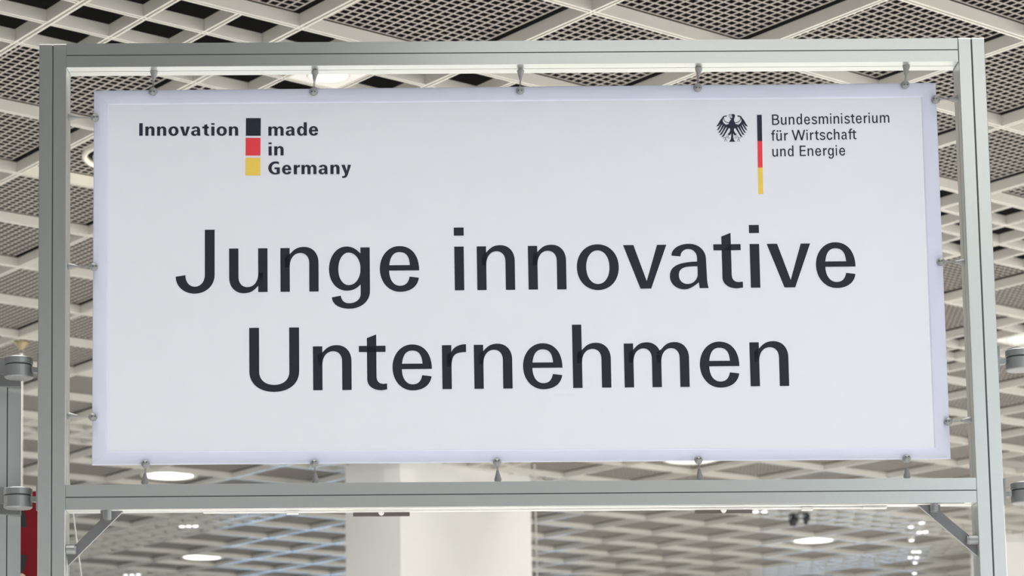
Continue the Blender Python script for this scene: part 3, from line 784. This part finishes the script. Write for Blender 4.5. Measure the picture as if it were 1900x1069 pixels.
# ceiling lamps
LBL = {(-15, -11): 'large round ceiling lamp with dark bowl, cut off by the banner left edge',
       (-9, -1): 'lit round ceiling lamp below the banner bottom left corner',
       (-5, 5): 'lit round ceiling lamp seen below the lower rail near the left brace',
       (-5, -5): 'lit round ceiling lamp half hidden by the banner bottom edge, right of the column',
       (1, -1): 'lit round ceiling lamp seen below the lower rail on the right',
       (-15, -13): 'small lit round downlight in a white tile between upper rail and banner',
       (-7, -11): 'lit downlight just above the upper right hinge connector'}
for (a, b), (kind, on) in LAMPS.items():
    c = gw(a + .5, b + .5)
    t = empty('ceiling_lamp', c)
    if kind == 'big':
        z0 = BH - .016
        tw = .030 if on else .013
        link('trim_ring', mesh_of('trim_ring', *lathe([(RING_R - tw - .010, z0 + .03), (RING_R - tw - .008, z0 + .006), (RING_R - tw, z0), (RING_R - .004, z0), (RING_R + .004, z0 + .008), (RING_R + .004, z0 + .036)], c, EZ, 48, False)), 'lamp_ring', t, True)
        if on:
            link('diffuser', mesh_of('diffuser', *lathe([(.001, z0 - .004), (.12, z0 - .002), (RING_R - .044, z0 + .010), (RING_R - .044, z0 + .03)], c, EZ, 48, False)), 'lamp_on', t, True)
            link('housing', mesh_of('housing', *lathe([(RING_R - .03, z0 + .036), (.2, .22), (.001, .23)], c, EZ, 32, False)), 'lamp_in', t, True)
        else:
            link('reflector', mesh_of('reflector', *lathe([(RING_R - .020, z0 + .03), (RING_R - .030, .12), (.14, .20), (.001, .20)], c, EZ, 48, False)), 'black', t, True)
            link('glass_disc', mesh_of('glass_disc', *lathe([(.001, z0 + .002), (.12, z0 + .003), (RING_R - .052, z0 + .008), (RING_R - .050, z0 + .014), (.001, z0 + .014)], c, EZ, 48, False)), 'lamp_glass', t, True)
            ld = bpy.data.lights.new('lamp_glow', 'POINT'); ld.energy = 3.2; ld.color = (1.0, 0.90, 0.68); ld.shadow_soft_size = 0.02
            lo = bpy.data.objects.new('lamp_glow', ld); COL.objects.link(lo); lo.location = c - EZ * .02; lo.parent = t; lo.matrix_parent_inverse = t.matrix_basis.inverted()
    else:
        h3 = CEIL_M / 6 - BW * .45
        # white tile that fills the middle cell, with a round opening
        Vt, Ft = [], []
        N = 40; rr = .098
        for k in range(N):
            an = 2 * math.pi * k / N; cx_, cy_ = math.cos(an), math.sin(an)
            sq = h3 / max(abs(cx_), abs(cy_))
            for r_, z in ((rr, .004), (sq, .004), (sq, .012), (rr, .012)):
                Vt.append(c + EA * cx_ * r_ + EB * cy_ * r_ + EZ * z)
        for k in range(N):
            k2 = (k + 1) % N
            for j in range(4):
                Ft.append((k * 4 + j, k2 * 4 + j, k2 * 4 + (j + 1) % 4, k * 4 + (j + 1) % 4))
        link('tile', mesh_of('tile', Vt, Ft), 'plaster', t)
        link('trim_ring', mesh_of('trim_ring', *lathe([(.088, .012), (.090, .000), (.097, -.002), (.103, .003)], c, EZ, 40, False)), 'lamp_ring', t, True)
        link('diffuser', mesh_of('diffuser', *lathe([(.001, .008), (.05, .008), (.089, .010)], c, EZ, 40, False)), 'spot_on', t, True)
    tag(t, LBL[(a, b)], 'lamp', 'round ceiling lamps')

# small cool spotlights set into the far open cells
SPOTS = [(1690, 978.5), (1710, 971), (1706, 988.5), (1717, 987.5), (1691, 1003.5), (1695, 1024.5), (1704.5, 1024.5), (1689, 1035), (1701, 1035), (1698, 1045), (1697, 1064.5),
         (337.5, 977.5), (350, 977), (362.5, 977), (233, 1068), (245, 1067.5), (257, 1067), (1402, 950), (1418, 950)]
SL = ['upper left of the spot cluster beside the right brace', 'topmost of the spot cluster beside the right brace', 'left of the bright pair beside the right brace', 'right of the bright pair beside the right brace',
      'just under the bright pair beside the right brace', 'left of the small pair low beside the right post', 'right of the small pair low beside the right post', 'left of the lower bright pair beside the right post', 'right of the lower bright pair beside the right post',
      'below the lower bright pair beside the right post', 'lowest of the column of spots beside the right post',
      'left of three above the lit lamp by the left brace', 'middle of three above the lit lamp by the left brace', 'right of three above the lit lamp by the left brace',
      'left of the three at the bottom edge on the left', 'middle of the three at the bottom edge on the left', 'right of the three at the bottom edge on the left',
      'left of the pair beside the right mounting plate', 'right of the pair beside the right mounting plate']
for (x, y), lb in zip(SPOTS, SL):
    c = at_height(x, y, CEIL_Z - .012)
    t = empty('spotlight', c)
    link('can', mesh_of('can', *lathe([(.034, 0), (.038, .004), (.038, .09), (.03, .10)], c, EZ, 16, False)), 'lamp_ring', t, True)
    link('lens', mesh_of('lens', *lathe([(.001, -.004), (.02, -.002), (.034, .004)], c, EZ, 16, False)), 'spot_on', t, True)
    tag(t, 'small cool ceiling spotlight, ' + lb, 'spotlight', 'small spotlights in the far ceiling')

# two black stage lamps hanging from the far ceiling
for (x, y, w_, lb) in ((1472.5, 966, .075, 'left and larger'), (1496.5, 963, .05, 'right and smaller')):
    Yd_ = 25.0
    c = at_depth(x, y, Yd_)
    t = empty('stage_lamp', c)
    zt = CEIL_Z
    link('drop_rod', mesh_of('drop_rod', *tube(c + EZ * .04, Vector((c.x, c.y, zt + .01)), .012)), 'black', t)
    link('body', mesh_of('body', *lathe([(w_ * .45, -.06), (w_ * .5, -.05), (w_ * .5, .03), (w_ * .3, .05)], c, Vector((.2, -.3, 1)), 16)), 'black', t, True)
    for s in (-1, 1):
        link('yoke_arm', mesh_of('yoke_arm', *tube(c + Vector((w_ * .62 * s, 0, -.02)), c + Vector((w_ * .62 * s, 0, .06)), .007)), 'black', t)
    link('yoke_bar', mesh_of('yoke_bar', *tube(c + Vector((-w_ * .65, 0, .06)), c + Vector((w_ * .65, 0, .06)), .008)), 'black', t)
    tag(t, 'small black stage lamp hanging in the far ceiling, %s of two' % lb, 'stage lamp', 'black stage lamps in the far ceiling')
